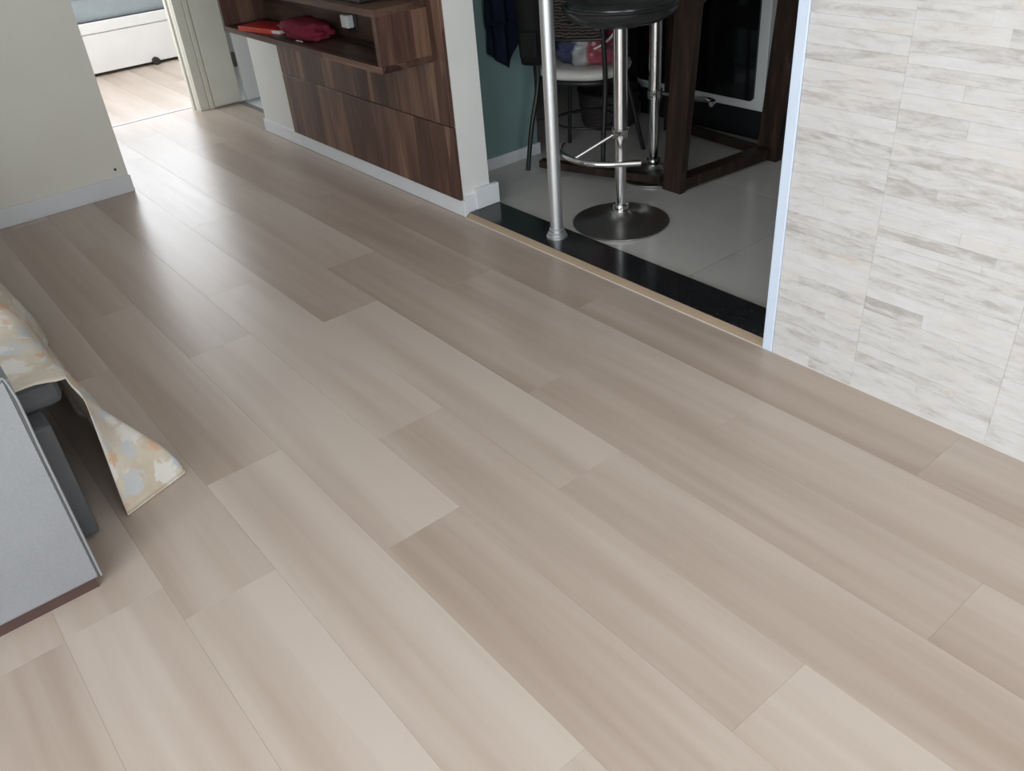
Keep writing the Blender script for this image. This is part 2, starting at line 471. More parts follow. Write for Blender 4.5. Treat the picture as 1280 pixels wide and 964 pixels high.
# white corner profile and stone wall
struct(boxo('trim_4', (-1.352, -1.318, -0.006, WT + 0.004, 0.0, ZC), M['trimw'], None, 0.002, 1), 'bluish white corner profile at the end of the stone wall')
ws = struct(boxo('wall_stone', (-1.317, 2.3, 0.010, WT, 0.0, ZC), M['stone_grout']), 'pale stacked stone cladding wall')
rs = random.Random(11)
TW = 0.392
strip_cache = {}
def stone_piece(x0, x1, z0, z1, depth, tone, name='stone_strip'):
    cx, cz = (x0 + x1) / 2, (z0 + z1) / 2
    hx, hz = (x1 - x0) / 2 - 0.0001, (z1 - z0) / 2 - 0.0001
    bm = bmesh.new(); box(bm, -hx, hx, -depth, 0.010, -hz, hz)
    fr = [e for e in bm.edges if all(v.co.y < 0 for v in e.verts)]
    bmesh.ops.bevel(bm, geom=fr, offset=0.0006, segments=1, affect='EDGES')
    o = from_bm(name, bm, M['stone'], ws); o.location = (cx, 0, cz); o['tone'] = tone
colsx = [-1.317, -1.043]
while colsx[-1] < 0.5: colsx.append(colsx[-1] + TW)
rest = []
for ci in range(len(colsx) - 1):
    xa, xb = colsx[ci], colsx[ci + 1]
    z = 0.0
    while z < (1.55 if ci < 2 else 1.25):
        hgt = rs.choice([0.022, 0.028, 0.033, 0.038, 0.045])
        n = 1 if xb - xa < 0.3 and rs.random() < 0.5 else rs.choice([1, 2, 2])
        cuts = sorted(rs.uniform(xa + 0.06, xb - 0.06) for _ in range(n - 1))
        xs = [xa + 0.0001] + cuts + [xb - 0.0001]
        for q in range(len(xs) - 1):
            tone = rs.choice([0.12, 0.25, 0.38, 0.5, 0.5, 0.6, -0.1, -0.25]) 
            stone_piece(xs[q], xs[q + 1], z, z + hgt, rs.choice([-0.0003, 0.0, 0.0003, 0.0006]), tone)
        z += hgt
    rest.append((xa, xb, z))
bm = bmesh.new()
for xa, xb, z in rest:
    while z < ZC - 0.03:
        h_ = rs.choice([0.025, 0.033, 0.042]); box(bm, xa + 0.0006, xb - 0.0006, -0.0004, 0.010, z + 0.0004, min(z + h_, ZC)); z += h_
x = colsx[-1]
while x < 2.2:
    z = 0.0
    while z < ZC - 0.03:
        h_ = rs.choice([0.025, 0.033, 0.042]); box(bm, x + 0.0006, min(x + TW, 2.29), -0.0004, 0.010, z + 0.0004, min(z + h_, ZC)); z += h_
    x += TW
o = from_bm('stone_cladding', bm, M['stone'], ws); o['kind'] = 'stuff'; o['tone'] = 0.3

# left wall block (faces the room, returns into the corridor)
struct(boxo('wall_left', (-4.72, -4.59, -3.85, -0.94, -0.004, ZC), M['wall']))
struct(boxo('wall_corridor_left', (-5.90, -4.7201, -1.07, -0.94, -0.004, ZC), M['wall']))
struct(boxo('baseboard_left', (-4.589, -4.575, -3.8, -0.935, 0.0, 0.088), M['base'], None, 0.003, 2))
struct(boxo('trim_5', (-4.589, -4.583, -1.000, -0.988, 0.122, 0.134), M['spot'], None, 0.002, 2), 'small dark plug low on the cream wall')
# back and right walls with the balcony door opening
struct(multibox('wall_back', [(-4.6, -1.15, -3.85, -3.72, 0, ZC), (1.45, 2.3, -3.85, -3.72, 0, ZC), (-1.1499, 1.4499, -3.85, -3.72, 2.3, ZC)], M['wall']))
struct(multibox('wall_right', [(2.2, 2.3, -3.72, -2.75, 0, ZC), (2.2, 2.3, -1.05, 0.0, 0, ZC), (2.2, 2.3, -2.7499, -1.0501, 0, 0.9), (2.2, 2.3, -2.7499, -1.0501, 2.2, ZC)], M['wall']))
struct(multibox('window_3', [(2.23, 2.26, -2.749, -2.70, 0.901, 2.199), (2.23, 2.26, -1.10, -1.051, 0.901, 2.199), (2.23, 2.26, -1.925, -1.875, 0.9501, 2.1499), (2.23, 2.26, -2.6999, -1.1001, 2.15, 2.199), (2.23, 2.26, -2.6999, -1.1001, 0.901, 0.95)], M['trimw']))
struct(multibox('window_1', [(-1.15, -1.10, -3.8, -3.75, 0.03, 2.3), (1.40, 1.45, -3.8, -3.75, 0.03, 2.3), (0.12, 0.18, -3.8, -3.75, 0.08, 2.25), (-1.0999, 1.3999, -3.8, -3.75, 2.25, 2.3), (-1.0999, 1.3999, -3.8, -3.75, 0.0, 0.08)], M['trimw']))
struct(boxo('ceiling', (-9.5, 2.3, -3.85, 2.35, ZC, ZC + 0.1), M['ceiling']))
# corridor end: wall of the bedroom door, its casing, the side doorway
struct(multibox('wall_corridor_end', [(-5.93, -5.775, 0.0, 0.20, -0.004, ZC), (-5.93, -5.9001, -1.07, -0.84, -0.004, ZC), (-5.93, -5.80, -0.85, 0.0, 2.1, ZC)], M['cream']))
fr1 = struct(boxo('door_1', (-5.93, -5.80, -0.094, -0.0005, -0.004, 2.12), M['cream'], None, 0.003, 1), 'cream jamb of the bedroom doorway')
boxo('casing', (-5.80, -5.772, -0.092, -0.030, -0.003, 2.16), M['cream'], fr1, 0.006, 2)
boxo('casing', (-5.80, -5.764, -0.0295, 0.0, -0.003, 2.16), M['cream'], fr1, 0.004, 2)
boxo('door_stop', (-5.88, -5.85, -0.106, -0.094, -0.003, 2.1), M['cream'], fr1, 0.003, 1)
struct(boxo('door_2', (-5.7745, -5.748, 0.004, 0.192, 0.010, 2.14), M['cream'], None, 0.004, 2), 'broad cream door frame board beside the side doorway')
d3 = struct(boxo('door_3', (-5.742, -5.705, 0.215, 0.93, 0.014, 2.1), M['wall_white'], None, 0.003, 1), 'open white door of the side room')
for z in (0.23, 1.2, 1.85): boxo('hinge', (-5.757, -5.733, 0.1925, 0.2145, z, z + 0.09), M['hinge'], d3, 0.002, 1)
struct(boxo('trim_6', (-5.74, -4.98, 0.168, 0.2, -0.003, 0.004), M['grout']), 'threshold of the side doorway')
struct(boxo('trim_7', (-5.945, -5.925, -0.84, -0.096, -0.003, 0.003), M['trimw']), 'thin pale threshold of the bedroom doorway')
struct(boxo('wall_side_room', (-5.93, -5.80, 0.201, 2.25, -0.004, ZC), M['wall_white']))
# bedroom shell
struct(multibox('wall_bedroom_far', [(-9.45, -9.30, -1.7, -1.3, 0, ZC), (-9.45, -9.30, 1.5, 1.7, 0, ZC), (-9.45, -9.30, -1.2999, 1.4999, 0, 1.2), (-9.45, -9.30, -1.2999, 1.4999, 2.55, ZC)], M['wall_white']))
struct(multibox('window_2', [(-9.38, -9.35, -1.299, -1.25, 1.201, 2.549), (-9.38, -9.35, 1.45, 1.499, 1.201, 2.549), (-9.38, -9.35, -1.2499, 1.4499, 2.50, 2.549), (-9.38, -9.35, -1.2499, 1.4499, 1.201, 1.25)], M['trimw']))
struct(multibox('wall_bedroom_left', [(-9.3, -7.4, -1.75, -1.61, -0.05, ZC), (-6.1, -5.93, -1.75, -1.61, -0.05, ZC), (-7.3999, -6.1001, -1.75, -1.61, -0.05, 0.75), (-7.3999, -6.1001, -1.75, -1.61, 2.25, ZC)], M['wall_white']))
struct(multibox('fill_window', [(-7.399, -7.36, -1.70, -1.67, 0.751, 2.249), (-6.14, -6.101, -1.70, -1.67, 0.751, 2.249), (-7.3599, -6.1401, -1.70, -1.67, 2.21, 2.249), (-7.3599, -6.1401, -1.70, -1.67, 0.751, 0.79)], M['trimw']))  # frame of the wall opening added for the bedroom side fill
struct(boxo('wall_bedroom_right', (-9.3, -5.931, 1.6, 1.7, -0.05, ZC), M['wall_white']))
struct(boxo('floor_bedroom', (-9.35, -5.931, 0.205, 1.6, -0.05, -0.0045), M['subfloor']))
# kitchen shell
struct(boxo('wall_kitchen_green', (-3.50, -3.352, WT + 0.001, 0.775, 0.0, ZC), M['green']))
struct(boxo('baseboard_kitchen', (-3.351, -3.338, WT + 0.002, 0.782, 0.0, 0.058), M['base'], None, 0.002, 1))
struct(boxo('wall_kitchen_back', (-4.73, -1.2, 2.25, 2.35, 0, ZC), M['dark_wall']))
struct(boxo('wall_kitchen_right', (-1.2, -1.1, WT + 0.001, 2.35, 0, ZC), M['dark_wall']))
struct(boxo('wall_kitchen_left', (-4.73, -4.63, WT + 0.05, 2.25, 0, ZC), M['dark_wall']))
# baseboards of the media wall
struct(boxo('baseboard_media', (-4.985, -2.947, 0.0, 0.0119, 0.0, 0.074), M['base'], None, 0.003, 2))
struct(boxo('baseboard_pillar', (-2.9618, -2.947, 0.0125, 0.062, 0.0, 0.088), M['base'], None, 0.002, 1))
struct(boxo('baseboard_pillar_end', (-2.9618, -2.938, 0.0625, 0.192, 0.0205, 0.112), M['base'], None, 0.002, 1))

# ------------------------------------------------------------------ media panel and floating shelf
mp = tag(empty('media_panel', (-3.78, 0.0, 0.075)), 'dark walnut panel of stacked boards on the wall above the baseboard', 'wall panel')
def child_box(name, b, mat, par, bevel=0.0, seg=2):
    x, y, z = par.location
    o = boxo(name, (b[0] - x, b[1] - x, b[2] - y, b[3] - y, b[4] - z, b[5] - z), mat, par, bevel, seg)
    return o
for z0, z1 in ((0.0755, 0.397), (0.401, 1.05), (1.054, 1.7)):
    child_box('panel_board', (-4.556, -2.966, -0.006, 0.0115, z0, z1), M['walnut'], mp, 0.0015, 1)
sh = tag(empty('floating_shelf', (-3.83, -0.13, 0.655)), 'walnut floating shelf box with an open niche, fixed to the panel', 'shelf')
X0, X1, Y0, Y1, Z0, Z1, T = -4.60, -3.05, -0.25, -0.0065, 0.655, 0.892, 0.026
YB = Y0 + 0.0015
bb = child_box('bottom_board', (X0, X1, YB, Y1, Z0, Z0 + T), M['walnut_shaded'], sh)
tbd = child_box('top_board', (X0, X1, YB, Y1, Z1 - T, Z1), M['walnut_shaded'], sh)
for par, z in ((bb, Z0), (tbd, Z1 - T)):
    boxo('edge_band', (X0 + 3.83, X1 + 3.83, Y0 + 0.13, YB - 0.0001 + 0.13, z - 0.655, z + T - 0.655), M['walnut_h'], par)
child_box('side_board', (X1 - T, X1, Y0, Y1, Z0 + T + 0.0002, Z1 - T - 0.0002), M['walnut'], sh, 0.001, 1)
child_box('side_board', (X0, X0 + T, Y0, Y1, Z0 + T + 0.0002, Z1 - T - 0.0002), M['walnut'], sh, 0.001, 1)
child_box('back_board', (X0 + T + 0.0002, X1 - T - 0.0002, Y1 - 0.012, Y1, Z0 + T + 0.0002, Z1 - T - 0.0002), M['walnut_shaded'], sh)  # darker colour stands in for the niche's shade
ZS = Z0 + T + 0.0002
# notebook
nb = tag(empty('notebook', (-4.24, -0.155, ZS), math.radians(12)), 'red covered notebook lying flat in the shelf niche', 'notebook')
boxo('cover', (-0.16, 0.16, -0.07, 0.07, 0.0, 0.003), M['orange'], nb, 0.001, 1)
boxo('pages', (-0.155, 0.158, -0.066, 0.066, 0.0032, 0.018), M['paper'], nb, 0.001, 1)
boxo('cover', (-0.16, 0.15, -0.07, 0.07, 0.0182, 0.022), M['red'], nb, 0.001, 1)
boxo('spine', (-0.162, 0.10, -0.0735, -0.0702, 0.0, 0.022), M['orange'], nb, 0.001, 1)
# pouch: a rounded case
def blob(name, size, mat, parent, amp=0.12, fq=3.0, seed=0, flat=0.15, pw=2.6, sub=3):
    bm = bmesh.new(); bmesh.ops.create_icosphere(bm, subdivisions=sub, radius=1.0)
    for v in bm.verts:
        d = v.co.normalized()
        e = (abs(d.x) ** pw + abs(d.y) ** pw + abs(d.z) ** pw) ** (-1.0 / pw)
        k = e * (1 + amp * mnoise.noise(d * fq + Vector((seed, seed * 1.7, 0))) + amp * 0.5 * mnoise.noise(d * fq * 2.3 + Vector((0, seed, 5))))
        v.co = Vector((d.x * size[0] * k, d.y * size[1] * k, d.z * size[2] * k))
    zmin = -size[2] * (1 - flat)
    for v in bm.verts:
        v.co.z = max(v.co.z, zmin) - zmin
    return from_bm(name, bm, mat, parent, True)
po = tag(empty('pouch', (-3.87, -0.14, ZS), math.radians(8)), 'burgundy soft zip pouch beside the red notebook in the niche', 'pouch')
blob('body', (0.155, 0.078, 0.046), M['burgundy'], po, 0.22, 2.4, 3, 0.15, 2.6, 4)
tubeo('zip_piping', spline([(-0.17, -0.045, 0.05), (-0.08, -0.066, 0.058), (0.04, -0.068, 0.058), (0.15, -0.05, 0.052)], 6), 0.005, M['burgundy'], po, 8)
boxo('zip_pull', (0.02, 0.07, -0.084, -0.079, 0.004, 0.009), M['satin'], po, 0.001, 1)
# plug on the back board
pa = tag(empty('power_adapter', (-3.648, Y1 - 0.012, 0.733)), 'white power adapter plugged into the niche back', 'adapter')
boxo('body', (-0.03, 0.03, -0.045, -0.008, 0.0, 0.055), M['plug'], pa, 0.006, 2)
boxo('wall_plate', (-0.045, 0.045, -0.0078, -0.0005, -0.02, 0.09), M['gloss_black'], pa, 0.002, 1)
tubeo('cable', spline([(0.0, -0.03, 0.0), (0.01, -0.04, -0.03), (0.06, -0.06, -0.043), (0.16, -0.05, -0.045), (0.3, -0.06, -0.045)], 6), 0.0025, M['rubber'], pa, 8)
# box on the shelf top
tb = tag(empty('set_top_box', (-3.36, -0.16, Z1)), 'low glossy black media box on top of the floating shelf', 'media box')
boxo('body', (-0.16, 0.14, -0.05, 0.10, 0.004, 0.034), M['gloss_black'], tb, 0.004, 2)
for sx in (-0.13, 0.11):
    for sy in (-0.035, 0.08): latheo('foot', [(0, 0), (0.010, 0), (0.010, 0.0039), (0, 0.0039)], M['rubber'], tb, 12, (sx, sy))

# ------------------------------------------------------------------ steel pole
pl = tag(empty('support_pole', (-2.457, 0.108, 0.02)), 'round satin steel support pole standing on the granite threshold', 'pole')
latheo('tube', [(0, 0.0), (0.0255, 0.0), (0.0255, ZC - 0.0201), (0, ZC - 0.0201)], M['satin'], pl, 32)
latheo('flange', [(0.0258, 0.0), (0.043, 0.0), (0.043, 0.008), (0.037, 0.012), (0.037, 0.020), (0.031, 0.024), (0.031, 0.036), (0.0258, 0.040)], M['satin'], pl, 32)

# ------------------------------------------------------------------ bar stools
def bar_stool(loc, rz, label, low, foot_pts=None, basr=0.203):
    t = tag(empty('bar_stool', loc, rz), label, 'bar stool', 'chrome bar stools in the kitchen')
    latheo('base', [(0, 0.0), (basr - 0.004, 0.0), (basr, 0.003), (basr, 0.008), (basr - 0.012, 0.012), (0.14, 0.018), (0.085, 0.030), (0.05, 0.046), (0.0395, 0.060), (0.0, 0.060)], M['chrome_dark'], t, 64)
    latheo('base_collar', [(0.024, 0.0601), (0.034, 0.0601), (0.035, 0.070), (0.032, 0.084), (0.024, 0.086)], M['chrome'], t, 32)
    zs = 0.790 - low
    latheo('lower_column', [(0, 0.0602), (0.0235, 0.0602), (0.0235, 0.372), (0, 0.372)], M['chrome'], t, 32)
    latheo('upper_column', [(0, 0.3722), (0.0285, 0.3722), (0.0285, zs), (0, zs)], M['chrome'], t, 32)
    latheo('footrest_collar', [(0.0287, 0.366), (0.0335, 0.366), (0.0335, 0.392), (0.0355, 0.395), (0.0355, 0.402), (0.0287, 0.404)], M['chrome'], t, 32)
    fp = spline(foot_pts, 8)
    f = tubeo('footrest', fp, 0.012, M['chrome'], t, 14)
    mid = fp[len(fp) // 2]
    d = Vector((mid.x, mid.y, 0)).normalized()
    tubeo('footrest_arm', [Vector((d.x * 0.033, d.y * 0.033, 0.378)), Vector((mid.x, mid.y, mid.z + 0.004)) - d * 0.004], 0.0075, M['chrome_dark'], t, 12)
    # seat: round padded bucket on a mounting plate
    latheo('seat_plate', [(0, zs), (0.085, zs), (0.085, zs + 0.010), (0, zs + 0.010)], M['black_metal'], t, 32)
    s0 = zs + 0.0102
    sb = latheo('seat_shell', [(0, s0), (0.11, s0), (0.160, s0 + 0.008), (0.195, s0 + 0.024), (0.214, s0 + 0.048), (0.216, s0 + 0.060), (0.0, s0 + 0.060)], M['black_vinyl'], t, 64)
    latheo('piping', [(0.205, s0 + 0.0605), (0.217, s0 + 0.062), (0.2195, s0 + 0.0655), (0.217, s0 + 0.069), (0.205, s0 + 0.070)], M['black_vinyl'], sb, 64)
    latheo('cushion', [(0.204, s0 + 0.0603), (0.202, s0 + 0.074), (0.188, s0 + 0.084), (0.15, s0 + 0.088), (0.08, s0 + 0.084), (0.0, s0 + 0.082)], M['black_vinyl'], sb, 64)
    return t
sc = (-2.395, 0.415)
fp1 = [(-2.665, 0.345), (-2.625, 0.290), (-2.54, 0.247), (-2.43, 0.238), (-2.34, 0.285), (-2.25, 0.380)]
bar_stool((sc[0], sc[1], 0), 0, 'black padded chrome bar stool right behind the steel pole and granite threshold', 0.0, [(x - sc[0], y - sc[1], 0.30) for x, y in fp1])
fp2 = [(0.02, 0.345), (0.09, 0.31), (0.14, 0.22), (0.155, 0.12), (0.13, 0.0), (0.06, -0.10)]
fp2 = [(-0.05, 0.285), (-0.01, 0.30), (0.03, 0.315), (0.06, 0.318), (0.09, 0.305), (0.105, 0.27)]
bar_stool((-2.665, 0.905, 0), 0, 'chrome bar stool tucked under the dark wooden table', 0.075, [(x, y, 0.29) for x, y in fp2], 0.158)

# ------------------------------------------------------------------ dark wooden table
tbx, tby = -2.80, 1.15
tt = tag(empty('dining_table', (tbx, tby, 0)), 'dark brown rustic wooden table with plank legs and a floor frame', 'table')
cA, cB, cC, cD = (-2.418, 0.83), (-2.405, 1.42), (-3.02, 1.52), (-3.14, 0.645)
def leg(bottom, top, wx, wy, zt=0.84):
    bm = bmesh.new()
    lo, hi = [], []
    for sx, sy in ((-1, -1), (1, -1), (1, 1), (-1, 1)):
        lo.append(bm.verts.new((bottom[0] - tbx + sx * wx / 2, bottom[1] - tby + sy * wy / 2, 0.0)))
        hi.append(bm.verts.new((top[0] - tbx + sx * wx * 0.56, top[1] - tby + sy * wy / 2, zt)))
    bm.faces.new(lo[::-1]); bm.faces.new(hi)
    for i in range(4):
        j = (i + 1) % 4; bm.faces.new((lo[i], lo[j], hi[j], hi[i]))
    from_bm('leg', bm, M['wood'], tt)
leg((-2.465, 0.825), (-2.425, 0.84), 0.105, 0.036)
leg((-2.395, 1.425), (-2.335, 1.42), 0.115, 0.045)
leg((-3.04, 1.47), (-3.04, 1.47), 0.11, 0.04)
def rail(a, b, wd, z0, z1):
    bm = bmesh.new(); beam(bm, (a[0] - tbx, a[1] - tby), (b[0] - tbx, b[1] - tby), wd, z0, z1)
    from_bm('floor_rail', bm, M['wood'], tt)
rail((-2.448, 0.845), (-2.405, 1.40), 0.07, 0.012, 0.062)
rail((-2.455, 1.425), (-2.985, 1.475), 0.035, 0.012, 0.05)
rail((-2.52, 0.805), (-3.12, 0.600), 0.045, 0.030, 0.065)
boxo('tabletop', (-0.46, 0.50, -0.32, 0.345, 0.8402, 0.88), M['wood'], tt, 0.004, 1)

# ------------------------------------------------------------------ kitchen chair with its load
ch = tag(empty('kitchen_chair', (-3.085, 0.87, 0), math.radians(26)), 'black metal kitchen chair with white seat and striped backrest', 'chair')
Rz = Matrix.Rotation(-math.radians(26), 4, 'Z')
def loc_of(p): return Rz @ (Vector(p) - Vector((-3.085, 0.87, 0)))
nl, nr = loc_of((-3.198, 0.575, 0)), loc_of((-2.863, 0.765, 0))
fl_, fr_ = loc_of((-3.345, 0.99, 0)), loc_of((-2.965, 1.155, 0))
zseat = 0.43
for p, top in ((nl, (-0.175, -0.16)), (nr, (0.165, -0.17))):
    tubeo('leg', spline([(p.x, p.y, 0.0), (p.x * 0.6 + top[0] * 0.4, p.y * 0.6 + top[1] * 0.4, 0.20), (top[0], top[1], 0.42), (top[0], top[1] - 0.02, 0.62), (top[0], top[1] - 0.07, 0.93)], 6), 0.0115, M['black_metal'], ch, 12)
for p, top in ((fl_, (-0.14, 0.17)), (fr_, (0.14, 0.17))):
    tubeo('leg', [(p.x, p.y, 0.0), (top[0], top[1], zseat - 0.012)], 0.0105, M['black_metal'], ch, 12)
for p in (nl, nr, fl_, fr_): pass
def superring(r, n, z, c=(0, 0.01), e=2.6):
    return [Vector((c[0] + r * math.copysign(abs(math.cos(a)) ** (2 / e), math.cos(a)), c[1] + r * math.copysign(abs(math.sin(a)) ** (2 / e), math.sin(a)), z)) for a in (2 * PI * i / n for i in range(n))]
bm = bmesh.new()
rings = [superring(r, 40, z) for r, z in ((0.17, zseat), (0.205, zseat + 0.006), (0.212, zseat + 0.022), (0.205, zseat + 0.040), (0.17, zseat + 0.047), (0.09, zseat + 0.046))]
R_ = [[bm.verts.new(p) for p in r] for r in rings]
for a, b_ in zip(R_[:-1], R_[1:]):
    for i in range(40):
        j = (i + 1) % 40; bm.faces.new((a[i], a[j], b_[j], b_[i]))
bm.faces.new(R_[0][::-1]); bm.faces.new(R_[-1])
from_bm('seat', bm, M['seat_white'], ch, True)
rr = superring(0.185, 40, zseat - 0.012); rr.append(rr[0])
tubeo('seat_frame', rr, 0.011, M['black_metal'], ch, 10)
rr = [Vector((0.155 * math.cos(2 * PI * i / 36), 0.01 + 0.155 * math.sin(2 * PI * i / 36), 0.20)) for i in range(37)]
tubeo('foot_ring', rr, 0.006, M['black_metal'], ch, 8)
tubeo('stretcher', [(-0.18, -0.18, 0.24), (0.14, 0.18, 0.24)], 0.006, M['black_metal'], ch, 8)
P = []
for i in range(13):
    row = []
    for j in range(13):
        u = -0.17 + 0.33 * i / 12; v = j / 12
        row.append(Vector((u, -0.195 - 0.045 * v - 0.03 * (1 - ((i - 6) / 6) ** 2) + 0.0, 0.625 + 0.30 * v)))
    P.append(row)
bm = bmesh.new(); grid(bm, P)
bmesh.ops.solidify(bm, geom=bm.faces[:], thickness=0.022)
from_bm('backrest', bm, M['wavy'], ch, True)
tubeo('back_rail', [p[0] + Vector((0, 0.0, -0.004)) for p in P], 0.008, M['black_metal'], ch, 8)

def world_of(x, y, z):
    return Matrix.Rotation(math.radians(26), 4, 'Z') @ Vector((x, y, z)) + Vector((-3.085, 0.87, 0))
p = world_of(0.04, 0.0, zseat + 0.0475)
bgo = tag(empty('shopping_bag', p, math.radians(30)), 'crumpled red, blue and white plastic bag on the chair seat', 'bag')
blob('bag_body', (0.15, 0.11, 0.085), M['bag'], bgo, 0.35, 2.4, 5, 0.2, 2.2, 4)
tubeo('handle', spline([(0.02, -0.10, 0.07), (0.08, -0.125, 0.10), (0.13, -0.12, 0.14), (0.15, -0.11, 0.19)], 6), 0.005, M['paper'], bgo, 8)
p = world_of(-0.155, -0.25, 0.50)
hb = tag(empty('hanging_bag', p, math.radians(26)), 'black fabric bag hanging on the chair back beside the green wall', 'bag')
bm = bmesh.new()
P = []
for i in range(17):
    a = 2 * PI * i / 16
    row = []
    for j in range(12):
        v = j / 11
        rx = 0.055 + 0.022 * v; ry = 0.035 + 0.012 * math.sin(v * 3)
        k = 1 + 0.16 * mnoise.noise(Vector((math.cos(a) * 1.5, math.sin(a) * 1.5, v * 4)))
        row.append(Vector((rx * k * math.cos(a) - 0.005 * v, ry * k * math.sin(a), 0.02 + 0.46 * v)))
    P.append(row)
V = grid(bm, P)
bmesh.ops.remove_doubles(bm, verts=bm.verts[:], dist=0.0005)
bmesh.ops.holes_fill(bm, edges=[e for e in bm.edges if e.is_boundary])
from_bm('bag_body', bm, M['black_fabric'], hb, True)
tubeo('strap', spline([(-0.05, 0, 0.47), (-0.03, 0.0, 0.54), (0.03, 0.0, 0.54), (0.05, 0, 0.47)], 6), 0.007, M['black_fabric'], hb, 8)
boxo('pocket', (-0.03, 0.05, -0.062, -0.050, 0.06, 0.17), M['black_fabric'], hb, 0.005, 2)

# dark basket on the floor behind the chair
bk = tag(empty('woven_basket', (-3.42, 1.36, 0), 0.3), 'dark wavy patterned basket on the floor under the table', 'basket')
bm = bmesh.new()
prof = [(0.0, 0.0), (0.14, 0.0), (0.15, 0.02), (0.162, 0.10), (0.17, 0.19), (0.162, 0.192), (0.14, 0.03), (0.0, 0.02)]
lathe(bm, prof, 36); from_bm('basket_body', bm, M['wavy_dark'], bk, True)
tubeo('rim', [Vector((0.167 * math.cos(2 * PI * i / 36), 0.167 * math.sin(2 * PI * i / 36), 0.194)) for i in range(37)], 0.008, M['black_fabric'], bk, 8)

# navy garment hung on the green wall
gm = tag(empty('navy_garment', (-3.351, 0.58, 0.47)), 'navy blue garment hanging with a pointed hem on the green wall', 'garment')
P = []
NU, NV = 28, 22
for i in range(NU + 1):
    u = i / NU; row = []
    for j in range(NV + 1):
        v = j / NV
        half = 0.098 + 0.02 * v - 0.008 * math.sin(v * 7)
        yy = -half + 2 * half * u + 0.015 * v
        hem = 0.085 - 0.095 * (1 - abs((u - 0.66) / 0.66)) if u < 0.66 else -0.010 + 0.15 * (u - 0.66) / 0.34
        zz = hem + (0.80 - hem) * v
        xx = 0.022 + 0.016 * math.sin(u * 15 + 2 * v) * (1 - 0.3 * v) + 0.006 * mnoise.noise(Vector((u * 5, v * 6, 2)))
        row.append(Vector((xx, yy, zz)))
    P.append(row)
bm = bmesh.new(); grid(bm, P); bmesh.ops.solidify(bm, geom=bm.faces[:], thickness=0.004)
from_bm('cloth', bm, M['navy'], gm, True)
P2 = [[Vector((p.x + 0.012, -0.105 + 0.20 * i / NU, p.z * 0.0 + 0.195 + 0.012 * math.sin(i * 0.7) + 0.59 * j / NV)) for j, p in enumerate(r)] for i, r in enumerate(P)]
bm = bmesh.new(); grid(bm, P2); bmesh.ops.solidify(bm, geom=bm.faces[:], thickness=0.004)
from_bm('overlay_fold', bm, M['navy'], gm, True)
tubeo('hook', spline([(0.0005, 0.0, 0.80), (0.03, 0.0, 0.80), (0.045, 0.0, 0.815), (0.045, 0.0, 0.84)], 5), 0.005, M['satin'], gm, 8)

# ------------------------------------------------------------------ kitchen appliances and cabinets
ov = tag(empty('oven', (-2.88, 1.80, 0)), 'white oven with a black glass door behind the wooden table', 'oven')
def cb(name, b, mat, par, bevel=0.0, seg=2): return child_box(name, b, mat, par, bevel, seg)
cb('body', (-3.42, -2.566, 1.582, 2.2, 0.155, 0.90), M['app_white'], ov, 0.004, 1)
bm = bmesh.new(); box(bm, -3.41 + 2.88, -2.622 + 2.88, 1.570 - 1.80, 1.5815 - 1.80, 0.20, 0.80)
ed = [e for e in bm.edges if abs(e.verts[0].co.x - e.verts[1].co.x) < 1e-5 and abs(e.verts[0].co.z - e.verts[1].co.z) < 1e-5]
bmesh.ops.bevel(bm, geom=ed, offset=0.022, segments=5, affect='EDGES', profile=0.5)
from_bm('door_glass', bm, M['glass_black'], ov)
tubeo('handle', [(-0.22, -0.265, 0.745), (0.20, -0.265, 0.745)], 0.011, M['satin'], ov, 12)
for sx in (-0.2, 0.18): tubeo('handle_post', [(sx, -0.23, 0.745), (sx, -0.2575, 0.745)], 0.007, M['satin'], ov, 10)
cb('plinth', (-3.42, -2.57, 1.615, 2.2, 0.0, 0.1545), M['plinth'], ov)
cu = tag(empty('base_cabinet', (-1.95, 1.9, 0)), 'white kitchen base cabinet on a dark plinth beside the oven', 'cabinet')
cb('body', (-2.53, -1.25, 1.60, 2.2, 0.155, 0.88), M['app_white'], cu)
for i in range(2): cb('cabinet_door', (-2.525 + 0.64 * i, -1.895 + 0.64 * i, 1.578, 1.5995, 0.158, 0.87), M['app_white'], cu, 0.002, 1)
cb('plinth', (-2.53, -1.25, 1.62, 2.2, 0.0, 0.1545), M['blue_dark'], cu)
cd = tag(empty('dark_cabinet', (-3.8, 1.9, 0)), 'black kitchen cabinet to the other side of the oven', 'cabinet')
cb('body', (-4.5, -3.435, 1.74, 2.2, 0.12, 0.88), M['black_metal'], cd)
for i in range(2): cb('cabinet_door', (-4.495 + 0.532 * i, -3.97 + 0.532 * i, 1.72, 1.7395, 0.123, 0.87), M['black_metal'], cd, 0.002, 1)
cb('plinth', (-4.5, -3.435, 1.78, 2.2, 0.0, 0.1195), M['plinth'], cd)
wt = tag(boxo('worktop', (-4.55, -1.25, 1.57, 2.24, 0.9005, 0.935), M['granite'], None, 0.003, 1), 'dark polished stone worktop over the kitchen cabinets, unseen, added to darken the kitchen', 'worktop')  # out of view, added to help keep the kitchen dark

